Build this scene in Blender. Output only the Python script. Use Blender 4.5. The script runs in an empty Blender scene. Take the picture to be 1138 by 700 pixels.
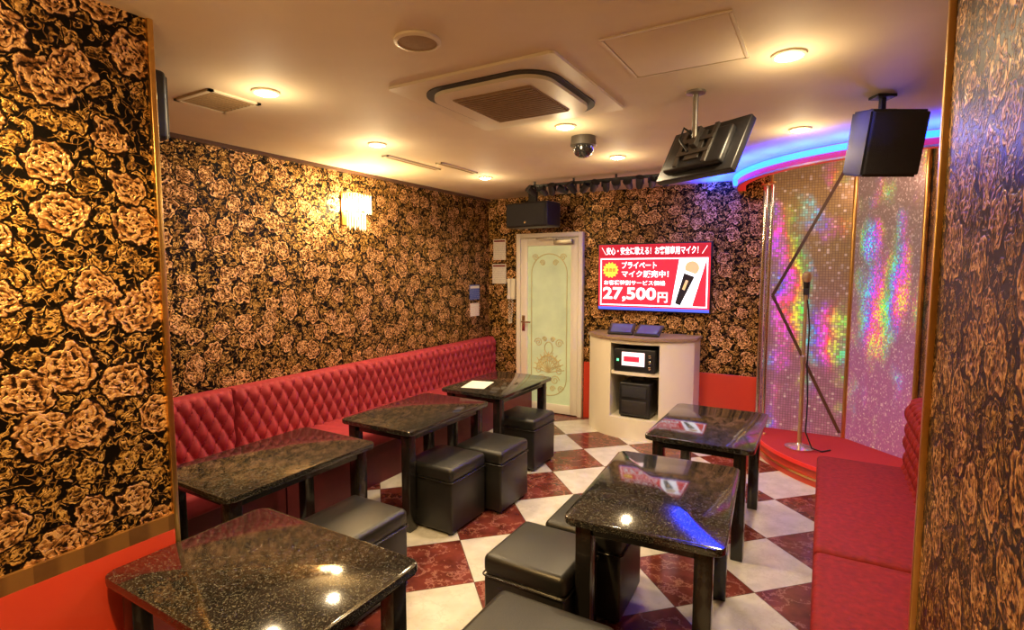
import bpy, bmesh, math, random
from mathutils import Vector, Matrix
random.seed(3)
S = bpy.context.scene
COL = S.collection
XL, YB, XR, ZC = -3.48, 5.43, .65, 2.45
CX, CY, RR, RP = .65, 5.43, 1.36, 1.14
try:
    S.view_settings.view_transform = 'Standard'
except Exception: pass

# ---------------------------------------------------------------- helpers
def link(o):
    COL.objects.link(o); return o

def new_mat(name):
    m = bpy.data.materials.new(name); m.use_nodes = True
    nt = m.node_tree
    return m, nt, nt.nodes['Principled BSDF']

def simple(name, col, rough=.5, metal=0., emit=None, es=0., coat=0., noise=0., nscale=30., bump=0., spec=None, trans=0.):
    m, nt, b = new_mat(name)
    b.inputs['Base Color'].default_value = (*col, 1)
    b.inputs['Roughness'].default_value = rough
    b.inputs['Metallic'].default_value = metal
    b.inputs['Coat Weight'].default_value = coat
    b.inputs['Transmission Weight'].default_value = trans
    if spec is not None: b.inputs['Specular IOR Level'].default_value = spec
    if emit:
        b.inputs['Emission Color'].default_value = (*emit, 1)
        b.inputs['Emission Strength'].default_value = es
    tc = nt.nodes.new('ShaderNodeTexCoord')
    n = nt.nodes.new('ShaderNodeTexNoise'); n.inputs['Scale'].default_value = nscale; n.inputs['Detail'].default_value = 4
    nt.links.new(tc.outputs['Object'], n.inputs['Vector'])
    if noise > 0:
        mx = nt.nodes.new('ShaderNodeMix'); mx.data_type = 'RGBA'
        mx.inputs[6].default_value = (*[c*(1-noise) for c in col], 1)
        mx.inputs[7].default_value = (*[min(1, c*(1+noise)) for c in col], 1)
        nt.links.new(n.outputs['Fac'], mx.inputs[0]); nt.links.new(mx.outputs[2], b.inputs['Base Color'])
    if bump > 0:
        bp = nt.nodes.new('ShaderNodeBump'); bp.inputs['Strength'].default_value = bump; bp.inputs['Distance'].default_value = .01
        nt.links.new(n.outputs['Fac'], bp.inputs['Height']); nt.links.new(bp.outputs['Normal'], b.inputs['Normal'])
    return m

class G:
    def __init__(s, nt): s.nt = nt
    def m(s, op, *a, clamp=False):
        n = s.nt.nodes.new('ShaderNodeMath'); n.operation = op; n.use_clamp = clamp
        for i, x in enumerate(a):
            if isinstance(x, (int, float)): n.inputs[i].default_value = x
            else: s.nt.links.new(x, n.inputs[i])
        return n.outputs[0]
    def v(s, op, a, b=None):
        n = s.nt.nodes.new('ShaderNodeVectorMath'); n.operation = op
        for i, x in enumerate((a, b)):
            if x is None: continue
            if isinstance(x, tuple): n.inputs[i].default_value = x
            else: s.nt.links.new(x, n.inputs[i])
        return n.outputs[1] if op in ('LENGTH', 'DOT_PRODUCT') else n.outputs[0]
    def scale(s, a, f):
        n = s.nt.nodes.new('ShaderNodeVectorMath'); n.operation = 'SCALE'
        s.nt.links.new(a, n.inputs[0]); n.inputs[3].default_value = f
        return n.outputs[0]
    def sep(s, a):
        n = s.nt.nodes.new('ShaderNodeSeparateXYZ'); s.nt.links.new(a, n.inputs[0]); return n.outputs
    def comb(s, x, y, z=0.):
        n = s.nt.nodes.new('ShaderNodeCombineXYZ')
        for i, q in enumerate((x, y, z)):
            if isinstance(q, (int, float)): n.inputs[i].default_value = q
            else: s.nt.links.new(q, n.inputs[i])
        return n.outputs[0]
    def noise(s, vec, sc, det=2., rough=.5):
        n = s.nt.nodes.new('ShaderNodeTexNoise'); s.nt.links.new(vec, n.inputs['Vector'])
        n.inputs['Scale'].default_value = sc; n.inputs['Detail'].default_value = det; n.inputs['Roughness'].default_value = rough
        return n.outputs
    def vor(s, vec, sc, rnd=1., feat='F1'):
        n = s.nt.nodes.new('ShaderNodeTexVoronoi'); n.voronoi_dimensions = '2D'; n.feature = feat
        s.nt.links.new(vec, n.inputs['Vector']); n.inputs['Scale'].default_value = sc; n.inputs['Randomness'].default_value = rnd
        return n.outputs
    def ramp(s, f, stops):
        n = s.nt.nodes.new('ShaderNodeValToRGB'); s.nt.links.new(f, n.inputs[0])
        e = n.color_ramp.elements
        while len(e) < len(stops): e.new(.5)
        for i, (p, c) in enumerate(stops):
            e[i].position = p; e[i].color = (*c, 1)
        return n.outputs[0]
    def mix(s, f, a, b):
        n = s.nt.nodes.new('ShaderNodeMix'); n.data_type = 'RGBA'
        for i, x in ((0, f), (6, a), (7, b)):
            if isinstance(x, (int, float)): n.inputs[i].default_value = x
            elif isinstance(x, tuple): n.inputs[i].default_value = (*x, 1)
            else: s.nt.links.new(x, n.inputs[i])
        return n.outputs[2]
    def coord(s):
        return s.nt.nodes.new('ShaderNodeTexCoord').outputs['Object']
    def step(s, a, lo, hi):
        n = s.nt.nodes.new('ShaderNodeMapRange'); n.interpolation_type = 'SMOOTHSTEP'
        s.nt.links.new(a, n.inputs[0]); n.inputs[1].default_value = lo; n.inputs[2].default_value = hi
        return n.outputs[0]

def wallpaper(name, axis, gain=1.):
    m, nt, b = new_mat(name); g = G(nt)
    o = g.sep(g.coord())
    P0 = g.comb(o[1] if axis == 'y' else o[0], o[2])
    w = g.v('SUBTRACT', g.noise(P0, 12., 2.)[1], (.5, .5, .5))
    w2 = g.v('SUBTRACT', g.noise(P0, 42., 2.)[1], (.5, .5, .5))
    P = g.v('ADD', g.v('ADD', P0, g.scale(w, .075)), g.scale(w2, .034))
    P = g.v('MULTIPLY', P, (1, 1, 0))
    grain = g.noise(P0, 62., 2., .65)[0]
    patch = g.noise(P0, 26., 1.)[0]
    def flower(sc, w_, rings, rnd, N):
        vo = g.vor(P, sc, rnd)
        s = g.sep(g.v('SUBTRACT', P, vo['Position']))
        r = g.m('SQRT', g.m('ADD', g.m('MULTIPLY', s[0], s[0]), g.m('MULTIPLY', s[1], s[1])))
        th = g.m('ARCTAN2', s[1], s[0])
        rc = g.sep(vo['Color'])
        rho = g.m('DIVIDE', r, g.m('MULTIPLY_ADD', rc[1], w_*.3, w_*.82))
        ring = g.m('FLOOR', rho)
        a = g.m('ADD', g.m('MULTIPLY_ADD', th, N/6.28318, g.m('MULTIPLY', ring, .5)), g.m('MULTIPLY', rc[0], 5.))
        fa = g.m('SUBTRACT', g.m('FRACT', a), .5)
        e = g.m('ADD', g.m('FRACT', rho), g.m('MULTIPLY', g.m('MULTIPLY', fa, fa), 2.4))
        pet = g.m('MULTIPLY_ADD', e, .70, .28)
        pet = g.m('MULTIPLY', pet, g.m('SUBTRACT', 1., g.m('MULTIPLY', g.step(e, .72, 1.1), .9)))
        pet = g.m('ADD', pet, g.m('SUBTRACT', .5, g.m('MULTIPLY', g.step(rho, .1, .45), .5)))
        ok = g.m('LESS_THAN', rho, float(rings))
        halo = g.m('LESS_THAN', rho, rings+.35)
        pet = g.m('MULTIPLY', g.m('MAXIMUM', pet, 0.), g.m('MULTIPLY_ADD', grain, 3.0, -.5))
        pet = g.m('MULTIPLY', pet, g.m('MULTIPLY_ADD', patch, 2.3, -.08))
        return g.m('MULTIPLY', ok, pet, clamp=True), ok, halo
    f1, m1, h1 = flower(5.9, .0172, 4, .85, 7)
    f2, m2, h2 = flower(11., .0115, 3, 1., 6)
    def leaf(sc, w_, l_):
        vo = g.vor(P, sc, 1.)
        s = g.sep(g.v('SUBTRACT', P, vo['Position']))
        ph = g.m('MULTIPLY', g.sep(vo['Color'])[1], 6.28)
        c, si = g.m('COSINE', ph), g.m('SINE', ph)
        x = g.m('ADD', g.m('MULTIPLY', s[0], c), g.m('MULTIPLY', s[1], si))
        y = g.m('SUBTRACT', g.m('MULTIPLY', s[1], c), g.m('MULTIPLY', s[0], si))
        y = g.m('SUBTRACT', y, g.m('MULTIPLY', g.m('MULTIPLY', x, x), 9.))
        xx = g.m('DIVIDE', x, l_)
        e = g.m('ADD', g.m('DIVIDE', g.m('ABSOLUTE', y), w_), g.m('MULTIPLY', xx, xx))
        mk = g.m('SUBTRACT', 1., g.step(e, .75, 1.05))
        vein = g.step(g.m('ABSOLUTE', y), .0005, .0022)
        return g.m('MULTIPLY', mk, g.m('MULTIPLY_ADD', vein, .6, .2))
    lf = g.m('MAXIMUM', leaf(17., .011, .032), leaf(27., .0075, .018))
    n = g.noise(P0, 13., 1.)[0]
    vine = g.m('SUBTRACT', 1., g.step(g.m('ABSOLUTE', g.m('SUBTRACT', n, .5)), .006, .016))
    n2 = g.noise(g.v('ADD', P0, (7, 3, 0)), 18., 1.)[0]
    vine2 = g.m('SUBTRACT', 1., g.step(g.m('ABSOLUTE', g.m('SUBTRACT', n2, .47)), .006, .016))
    bgp = g.m('MAXIMUM', lf, g.m('MULTIPLY', g.m('MAXIMUM', vine, vine2), .55))
    bgp = g.m('MULTIPLY', bgp, g.m('MULTIPLY_ADD', grain, 2.6, -.45))
    bgp = g.m('MAXIMUM', g.m('MULTIPLY', bgp, g.m('SUBTRACT', 1., h2)), g.m('MULTIPLY', f2, .85))
    bgp = g.m('MULTIPLY', bgp, g.m('SUBTRACT', 1., h1))
    tot = g.m('MULTIPLY', g.m('MAXIMUM', bgp, f1, clamp=True), gain)
    gold = g.ramp(tot, [(0, (.003, .002, .001)), (.22, (.014, .007, .003)), (.52, (.25, .12, .024)), (1., (1., .64, .19))])
    cop = g.ramp(tot, [(0, (.004, .002, .001)), (.20, (.020, .009, .004)), (.52, (.32, .14, .040)), (1., (1., .64, .28))])
    col = g.mix(m1, gold, cop)
    nt.links.new(col, b.inputs['Base Color'])
    nt.links.new(g.m('MULTIPLY', tot, .75, clamp=True), b.inputs['Metallic'])
    b.inputs['Roughness'].default_value = .36
    b.inputs['Specular IOR Level'].default_value = .12
    bp = nt.nodes.new('ShaderNodeBump'); bp.inputs['Strength'].default_value = .45; bp.inputs['Distance'].default_value = .008
    nt.links.new(tot, bp.inputs['Height']); nt.links.new(bp.outputs[0], b.inputs['Normal'])
    return m

def floor_mat():
    m, nt, b = new_mat('checker_marble'); g = G(nt)
    c = g.coord(); o = g.sep(c)
    k = 1/(math.sqrt(2)*.45)
    X = g.m('ADD', o[0], 1.51); Y = g.m('SUBTRACT', o[1], 2.52)
    u = g.m('MULTIPLY_ADD', g.m('ADD', X, Y), k, .5)
    v = g.m('MULTIPLY_ADD', g.m('SUBTRACT', Y, X), k, .5)
    fu, fv = g.m('FLOOR', u), g.m('FLOOR', v)
    par = g.m('ABSOLUTE', g.m('MODULO', g.m('ADD', fu, fv), 2.))
    off = g.comb(g.m('MULTIPLY', fu, 3.7), g.m('MULTIPLY', fv, 5.3), 0.)
    cc = g.v('ADD', c, off)
    nz = g.noise(cc, 5., 6., .65)[0]
    vein = g.m('SUBTRACT', 1., g.step(g.m('ABSOLUTE', g.m('SUBTRACT', nz, .5)), .003, .022))
    cloud = g.noise(cc, 9., 4.)[0]
    white = g.mix(g.m('MULTIPLY', vein, .3), g.ramp(cloud, [(.3, (.50, .48, .42)), (.7, (.64, .62, .56))]), (.40, .37, .31))
    red = g.mix(g.m('MULTIPLY', vein, .5), g.ramp(cloud, [(.3, (.075, .016, .012)), (.7, (.19, .042, .030))]), (.42, .20, .15))
    col = g.mix(par, white, red)
    gu = g.m('ABSOLUTE', g.m('SUBTRACT', g.m('FRACT', u), .5)); gv = g.m('ABSOLUTE', g.m('SUBTRACT', g.m('FRACT', v), .5))
    gr = g.step(g.m('MAXIMUM', gu, gv), .493, .497)
    col = g.mix(gr, col, (.10, .07, .05))
    nt.links.new(col, b.inputs['Base Color'])
    b.inputs['Roughness'].default_value = .2
    return m

def granite():
    m, nt, b = new_mat('black_granite'); g = G(nt)
    c = g.coord()
    n = g.noise(c, 230., 2., .6)[0]; n2 = g.noise(c, 60., 2.)[0]
    f = g.m('MULTIPLY', g.step(n, .52, .64), g.m('MULTIPLY_ADD', g.step(n2, .35, .6), .75, .25))
    nt.links.new(g.ramp(f, [(0, (.006, .006, .007)), (1, (.12, .12, .10))]), b.inputs['Base Color'])
    b.inputs['Roughness'].default_value = .09
    b.inputs['Specular IOR Level'].default_value = .6
    b.inputs['Coat Weight'].default_value = .3; b.inputs['Coat Roughness'].default_value = .06
    return m

def holo(name, sx, wide, glints):
    m, nt, b = new_mat(name); g = G(nt)
    c = g.coord(); o = g.sep(c)
    u = g.m('ADD', o[0], g.m('MULTIPLY', o[1], sx)); v = o[2]
    cs = .022 if not wide else .012
    cu = g.m('FLOOR', g.m('DIVIDE', u, cs)); cv = g.m('FLOOR', g.m('DIVIDE', v, cs))
    wn = nt.nodes.new('ShaderNodeTexWhiteNoise'); wn.noise_dimensions = '2D'
    nt.links.new(g.comb(cu, cv), wn.inputs['Vector'])
    rnd = wn.outputs['Value']; rs = g.sep(wn.outputs['Color'])
    P = g.comb(u, g.m('MULTIPLY', v, .6))
    hn = g.noise(P, 3., 2.)[0]
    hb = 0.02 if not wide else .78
    hue = g.m('FRACT', g.m('ADD', g.m('ADD', g.m('MULTIPLY', hn, 1.5), g.m('MULTIPLY', g.m('SUBTRACT', u, glints[0][0]), 2.6)), g.m('MULTIPLY_ADD', rs[1], .08 if not wide else .30, hb-.68)))
    hsv = nt.nodes.new('ShaderNodeCombineColor'); hsv.mode = 'HSV'
    nt.links.new(hue, hsv.inputs[0]); hsv.inputs[1].default_value = .93; hsv.inputs[2].default_value = 1.
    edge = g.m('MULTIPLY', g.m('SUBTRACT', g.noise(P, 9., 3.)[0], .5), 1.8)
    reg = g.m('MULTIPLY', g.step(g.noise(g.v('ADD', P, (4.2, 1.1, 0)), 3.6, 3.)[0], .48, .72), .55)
    for (bu, bv, ru, rv) in glints:  # rainbow reflections on the film, painted as soft coloured patches
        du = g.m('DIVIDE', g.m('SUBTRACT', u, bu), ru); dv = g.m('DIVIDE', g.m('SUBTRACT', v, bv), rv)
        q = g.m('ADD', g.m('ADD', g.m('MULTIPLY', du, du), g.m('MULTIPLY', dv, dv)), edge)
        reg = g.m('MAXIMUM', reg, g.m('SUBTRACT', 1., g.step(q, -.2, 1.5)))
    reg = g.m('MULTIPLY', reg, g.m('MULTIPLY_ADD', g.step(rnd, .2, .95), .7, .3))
    low = g.m('SUBTRACT', 1., g.step(v, .6, 1.9))  # purple light on the lower part, put into the base colour
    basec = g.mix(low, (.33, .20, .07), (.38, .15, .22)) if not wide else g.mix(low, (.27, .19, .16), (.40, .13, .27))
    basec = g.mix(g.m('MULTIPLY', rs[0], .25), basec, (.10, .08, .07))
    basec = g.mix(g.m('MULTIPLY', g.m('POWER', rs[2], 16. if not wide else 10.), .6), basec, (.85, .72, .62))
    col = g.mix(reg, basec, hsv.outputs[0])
    gu = g.m('ABSOLUTE', g.m('SUBTRACT', g.m('FRACT', g.m('DIVIDE', u, cs)), .5)); gv = g.m('ABSOLUTE', g.m('SUBTRACT', g.m('FRACT', g.m('DIVIDE', v, cs)), .5))
    ln = g.step(g.m('MAXIMUM', gu, gv), .36, .46)
    col = g.mix(g.m('MULTIPLY', ln, .6 if not wide else .2), col, (.07, .05, .035))
    nt.links.new(col, b.inputs['Base Color'])
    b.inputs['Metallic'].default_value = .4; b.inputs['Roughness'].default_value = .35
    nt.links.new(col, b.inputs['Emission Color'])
    nt.links.new(g.m('MULTIPLY_ADD', reg, .70, .42), b.inputs['Emission Strength'])  # film is no lamp; emission added to keep its colours bright
    return m

def striped():
    m, nt, b = new_mat('striped_gold_border'); g = G(nt)
    o = g.sep(g.coord())
    f = g.m('FRACT', g.m('MULTIPLY', g.m('ADD', o[0], o[1]), 8.))
    n = g.noise(g.comb(o[1], o[2]), 22., 3.)[0]
    col = g.mix(g.step(f, .4, .6), (.12, .055, .018), (.26, .13, .035))
    col = g.mix(g.m('MULTIPLY', n, .5), col, (.3, .15, .04))
    nt.links.new(col, b.inputs['Base Color']); b.inputs['Roughness'].default_value = .4; b.inputs['Metallic'].default_value = .5
    return m

def notice_mat(name, head, paper=(.80, .78, .70)):
    m, nt, b = new_mat(name); g = G(nt)
    o = g.sep(g.coord())
    f = g.m('FRACT', g.m('MULTIPLY', o[2], 55.))
    n = g.noise(g.comb(g.m('ADD', o[0], o[1]), g.m('FLOOR', g.m('MULTIPLY', o[2], 55.))), 120., 1.)[0]
    ln = g.m('MULTIPLY', g.m('GREATER_THAN', f, .6), g.m('GREATER_THAN', n, .5))
    col = g.mix(g.m('MULTIPLY', ln, .5), paper, head)
    nt.links.new(col, b.inputs['Base Color']); b.inputs['Roughness'].default_value = .6
    return m

MAT = dict(
    wall_y=wallpaper('floral_wallpaper_side', 'y'), wall_x=wallpaper('floral_wallpaper_back', 'x'), wall_c=wallpaper('floral_wallpaper_column_dim', 'y', .78),  # column copy of the wallpaper, colour dimmed to offset the lamp close by
    floor=floor_mat(), granite=granite(),
    ceil=simple('ceiling_paint', (.70, .58, .41), .7, noise=.05, nscale=6, bump=.08),
    panelw=simple('cream_plastic', (.72, .63, .46), .45, noise=.03),
    red=simple('red_gloss_panel', (.55, .048, .020), .35, noise=.12, nscale=3, coat=.2),
    gold=simple('gold_trim', (.75, .48, .16), .28, 1., noise=.1),
    brass=simple('brass', (.6, .45, .25), .35, .8, noise=.1),
    steel=simple('grey_steel', (.16, .15, .14), .35, .8, noise=.1),
    pipe=simple('grey_pipe', (.35, .33, .29), .35, .8, noise=.1),
    chrome=simple('chrome', (.75, .72, .70), .12, 1., noise=.03),
    black=simple('black_plastic', (.012, .012, .014), .4, noise=.3),
    bluish=simple('black_vinyl_cabinet', (.03, .03, .034), .5, noise=.3),
    blackm=simple('black_lacquer', (.010, .009, .009), .25, noise=.2, coat=.3),
    grille=simple('speaker_cloth', (.025, .025, .03), .8, noise=.6, nscale=400, bump=.6),
    leather=simple('black_leather', (.013, .013, .013), .36, noise=.3, nscale=250, bump=.12),
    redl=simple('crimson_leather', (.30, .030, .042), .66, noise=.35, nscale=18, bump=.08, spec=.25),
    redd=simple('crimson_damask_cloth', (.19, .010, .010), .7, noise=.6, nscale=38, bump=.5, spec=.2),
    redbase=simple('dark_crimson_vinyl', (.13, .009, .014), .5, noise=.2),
    carpet=simple('red_carpet', (.45, .02, .02), .8, noise=.2, nscale=300, bump=.5),
    white=simple('white_paint', (.80, .77, .66), .4, noise=.03),
    cab=simple('ivory_laminate', (.80, .74, .59), .35, noise=.03, nscale=4),
    wood=simple('dark_wood', (.10, .05, .03), .3, noise=.4, nscale=20),
    counter=simple('tan_counter', (.30, .21, .13), .3, noise=.3, nscale=20),
    niche=simple('niche_lining', (.42, .32, .18), .6, noise=.1),
    frost=simple('frosted_glass', (.42, .50, .33), .22, emit=(.74, .74, .34), es=.28, noise=.4, nscale=4),  # emission stands in for corridor light behind the pane
    etch=simple('etched_gold_line', (.50, .40, .16), .35, metal=.4, emit=(.9, .70, .28), es=.10),
    brown=simple('brown_filter', (.30, .19, .09), .7, noise=.25, nscale=60),
    darkslot=simple('dark_slot', (.025, .02, .018), .6, noise=.1),
    lamp=simple('lamp_glow', (1, .9, .7), .4, emit=(1, .90, .70), es=50.),
    crystal=simple('crystal_glow', (1, .85, .55), .15, emit=(1, .66, .28), es=1.5),
    bulb=simple('bulb_glow', (1, .9, .7), .4, emit=(1, .85, .6), es=120.),
    blue=simple('blue_led', (.1, .2, 1), .4, emit=(.004, .05, 1.), es=14.),
    redrim=simple('red_rim', (.35, .012, .006), .4, emit=(1, .03, .02), es=.45, noise=.1),  # red rim with a faint emission
    stripe=striped(),
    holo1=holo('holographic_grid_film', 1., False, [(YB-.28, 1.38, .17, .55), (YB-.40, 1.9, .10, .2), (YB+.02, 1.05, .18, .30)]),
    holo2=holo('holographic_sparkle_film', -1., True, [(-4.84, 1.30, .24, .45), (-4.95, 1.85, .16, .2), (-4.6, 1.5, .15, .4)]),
    paper=notice_mat('printed_notice', (.12, .12, .15)), paperb=notice_mat('blue_notice', (.6, .6, .65), (.05, .10, .35)),
    paperr=notice_mat('red_notice', (.6, .08, .06)),
    tred=simple('screen_red', (.5, .02, .02), .2, emit=(.85, .025, .055), es=1.2),
    tdred=simple('screen_dark_red', (.3, .01, .01), .2, emit=(.48, .008, .03), es=1.1),
    twhite=simple('screen_white', (.8, .8, .8), .2, emit=(.90, .96, 1), es=2.),
    tcyan=simple('screen_pale_cyan', (.7, .8, .8), .2, emit=(.50, .93, 1), es=1.1),
    tpink=simple('screen_pale', (.8, .6, .6), .2, emit=(.95, .78, .80), es=1.2),
    tyel=simple('screen_yellow', (.8, .6, .1), .2, emit=(1, .68, .05), es=1.2),
    tblue=simple('screen_blue', (.05, .1, .5), .2, emit=(.08, .12, .75), es=1.2),
    tblack=simple('screen_black', (.01, .01, .01), .2, emit=(.02, .015, .02), es=1.),
    tgold=simple('screen_gold', (.6, .4, .2), .2, emit=(.75, .50, .22), es=1.),
    scr=simple('dim_screen', (.02, .03, .08), .12, emit=(.05, .08, .30), es=.5),
    dome=simple('smoked_dome', (.02, .02, .02), .05, coat=1.),
    green=simple('green_led', (.1, .6, .2), .4, emit=(.1, 1, .3), es=3.),
)

def from_bm(name, bm, mat, parent=None, smooth=False, mods=None):
    me = bpy.data.meshes.new(name)
    bmesh.ops.recalc_face_normals(bm, faces=bm.faces)
    bm.to_mesh(me); bm.free()
    if smooth:
        for p in me.polygons: p.use_smooth = True
        try: me.set_sharp_from_angle(angle=math.radians(40))
        except Exception: pass
    me.materials.append(MAT[mat] if isinstance(mat, str) else mat)
    o = link(bpy.data.objects.new(name, me))
    if parent is not None: o.parent = parent
    return o

def add_box(bm, x0, x1, y0, y1, z0, z1, bev=0., seg=3):
    r = bmesh.ops.create_cube(bm, size=1.)
    vs = r['verts']
    for v in vs:
        v.co = Vector((x0+(v.co.x+.5)*(x1-x0), y0+(v.co.y+.5)*(y1-y0), z0+(v.co.z+.5)*(z1-z0)))
    if bev > 0:
        es = list({e for v in vs for e in v.link_edges})
        bmesh.ops.bevel(bm, geom=es, offset=bev, segments=seg, profile=.5, affect='EDGES')

def box(name, x0, x1, y0, y1, z0, z1, mat, parent=None, bev=0., seg=3):
    bm = bmesh.new(); add_box(bm, x0, x1, y0, y1, z0, z1, bev, seg)
    return from_bm(name, bm, mat, parent, smooth=bev > 0)

def add_prism(bm, pts, z0, z1):
    a = [bm.verts.new((x, y, z0)) for x, y in pts]; b = [bm.verts.new((x, y, z1)) for x, y in pts]
    n = len(pts)
    bm.faces.new(a[::-1]); bm.faces.new(b)
    for i in range(n): bm.faces.new((a[i], a[(i+1) % n], b[(i+1) % n], b[i]))

def prism(name, pts, z0, z1, mat, parent=None, smooth=False, bev=0.):
    bm = bmesh.new(); add_prism(bm, pts, z0, z1)
    if bev > 0:
        es = [e for e in bm.edges if abs(e.verts[0].co.z-e.verts[1].co.z) < 1e-6]
        bmesh.ops.bevel(bm, geom=es, offset=bev, segments=3, profile=.5, affect='EDGES')
    return from_bm(name, bm, mat, parent, smooth)

def rrect(w, h, r, n=6, cx=0, cy=0):
    p = []
    for sx, sy, a0 in ((1, 1, 0), (-1, 1, 90), (-1, -1, 180), (1, -1, 270)):
        for i in range(n+1):
            a = math.radians(a0+90*i/n)
            p.append((cx+sx*(w/2-r)+r*math.cos(a), cy+sy*(h/2-r)+r*math.sin(a)))
    return p

def add_lathe(bm, prof, cx=0, cy=0, seg=32, mtx=None):
    rings = []
    for r, z in prof:
        ring = []
        for i in range(seg):
            a = 2*math.pi*i/seg
            co = Vector((r*math.cos(a), r*math.sin(a), z))
            if mtx: co = mtx @ co
            else: co += Vector((cx, cy, 0))
            ring.append(bm.verts.new(co))
        rings.append(ring)
    for j in range(len(rings)-1):
        for i in range(seg):
            bm.faces.new((rings[j][i], rings[j][(i+1) % seg], rings[j+1][(i+1) % seg], rings[j+1][i]))
    bm.faces.new(rings[0][::-1]); bm.faces.new(rings[-1])

def lathe(name, prof, mat, parent=None, cx=0, cy=0, seg=32, mtx=None):
    bm = bmesh.new(); add_lathe(bm, prof, cx, cy, seg, mtx)
    return from_bm(name, bm, mat, parent, smooth=True)

def tube(name, lines, rad, mat, parent=None, cyc=False):
    cu = bpy.data.curves.new(name, 'CURVE'); cu.dimensions = '3D'; cu.bevel_depth = rad; cu.bevel_resolution = 3; cu.use_fill_caps = True
    for pts in lines:
        sp = cu.splines.new('POLY'); sp.points.add(len(pts)-1)
        for p, c in zip(sp.points, pts): p.co = (*c, 1)
        sp.use_cyclic_u = cyc
    t = link(bpy.data.objects.new('tmp', cu))
    me = bpy.data.meshes.new_from_object(t.evaluated_get(bpy.context.evaluated_depsgraph_get()))
    bpy.data.objects.remove(t); bpy.data.curves.remove(cu)
    me.materials.clear(); me.materials.append(MAT[mat])
    for p in me.polygons: p.use_smooth = True
    me.name = name
    o = link(bpy.data.objects.new(name, me))
    if parent is not None: o.parent = parent
    return o

def text(name, body, x0, x1, z0, z1, y, mat, parent, bold=0.):
    cu = bpy.data.curves.new(name, 'FONT'); cu.body = body; cu.size = 1; cu.extrude = .004; cu.offset = bold; cu.resolution_u = 3
    t = link(bpy.data.objects.new('tmp', cu))
    me = bpy.data.meshes.new_from_object(t.evaluated_get(bpy.context.evaluated_depsgraph_get()))
    bpy.data.objects.remove(t); bpy.data.curves.remove(cu)
    if len(me.vertices) == 0: return None
    xs = [v.co.x for v in me.vertices]; ys = [v.co.y for v in me.vertices]
    ax, bx, ay, by = min(xs), max(xs), min(ys), max(ys)
    for v in me.vertices:
        fx = (v.co.x-ax)/(bx-ax); fy = (v.co.y-ay)/(by-ay)
        v.co = Vector((x0+fx*(x1-x0), y-(.0005 if v.co.z > 0 else 0), z0+fy*(z1-z0)))
    me.materials.clear(); me.materials.append(MAT[mat])
    o = link(bpy.data.objects.new(name, me)); o.parent = parent
    return o

def thing(name, label, cat, loc=(0, 0, 0), rz=0., group=None):
    e = link(bpy.data.objects.new(name, None)); e.empty_display_size = .1
    e.location = loc; e.rotation_euler = (0, 0, math.radians(rz))
    e['label'] = label; e['category'] = cat
    if group: e['group'] = group
    return e

def copy_thing(top, loc, rz=None, label=None):
    n = top.copy(); COL.objects.link(n); n.location = loc
    if rz is not None: n.rotation_euler = (0, 0, math.radians(rz))
    if label: n['label'] = label
    def rec(src, dst):
        for c in list(src.children):
            k = c.copy(); COL.objects.link(k); k.parent = dst
            rec(c, k)
    rec(top, n)
    return n

def struct(o, kind='structure'):
    o['kind'] = kind; return o

# ---------------------------------------------------------------- room shell
struct(box('floor', XL-.1, XR+.1, -1.3, YB+.1, -.1, 0, 'floor'))
struct(box('wall_left', XL-.1, XL, -1.3, YB, 0, ZC+.25, 'wall_y'))
struct(box('wall_back', XL-.1, XR+.1, YB, YB+.1, 0, ZC+.25, 'wall_x'))
struct(box('wall_right', XR, XR+.1, -1.3, YB, 0, ZC+.25, 'wall_y'))
struct(box('wall_front', XL-.1, XR+.1, -1.4, -1.3, 0, ZC+.25, 'wall_x'))
struct(box('wall_partition', XL, -1.98, -1.3, .99, 0, ZC, 'wall_y'))
struct(box('wall_column', .27, XR, -1.3, 1.86, 0, ZC, 'wall_c'))
arc = [(CX-RR*math.sin(math.radians(a)), CY-RR*math.cos(math.radians(a))) for a in range(0, 91, 3)]
bm = bmesh.new()
pts = [(XL, -1.3), (XR, -1.3)] + arc + [(XL, YB)]
add_prism(bm, pts, ZC, ZC+.06)
bmesh.ops.triangulate(bm, faces=[f for f in bm.faces if len(f.verts) > 4])
struct(from_bm('ceiling', bm, 'ceil'))
struct(box('ceiling_stage', CX-RR-.1, XR, CY-RR-.1, YB, ZC+.2, ZC+.25, 'ceil'))
def arc_strip(name, r0, r1, z0, z1, mat, a0=0, a1=90, parent=None, st=2):
    bm = bmesh.new()
    A = [math.radians(a0+(a1-a0)*i/45) for i in range(46)]
    p = [(CX-r1*math.sin(a), CY-r1*math.cos(a)) for a in A] + [(CX-r0*math.sin(a), CY-r0*math.cos(a)) for a in A[::-1]]
    n = len(A)
    vs = [[bm.verts.new((x, y, z)) for x, y in p] for z in (z0, z1)]
    for i in range(2*n):
        j = (i+1) % (2*n)
        bm.faces.new((vs[0][i], vs[0][j], vs[1][j], vs[1][i]))
    for L in vs:
        for i in range(n-1):
            bm.faces.new((L[i], L[i+1], L[2*n-2-i], L[2*n-1-i]))
    return from_bm(name, bm, mat, parent, smooth=True)
struct(arc_strip('trim_1', RR-.04, RR, ZC, ZC+.2, 'ceil'))
struct(box('baseboard_back', -2.24, -.50, YB-.02, YB, 0, .62, 'red', bev=.004))
struct(box('baseboard_partition', -1.98, -1.965, -1.28, .985, 0, .70, 'red'))
struct(box('trim_2', -1.98, -1.966, -1.28, .985, .70, .755, 'stripe'))
struct(box('trim_3', -2.005, -1.965, .985, 1.004, .0, ZC, 'gold', bev=.003))
struct(box('trim_4', .255, .29, 1.85, 1.875, .0, ZC, 'gold', bev=.003))
struct(box('trim_5', XL, XL+.03, 1.0, YB, ZC-.025, ZC, 'wood'))

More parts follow.
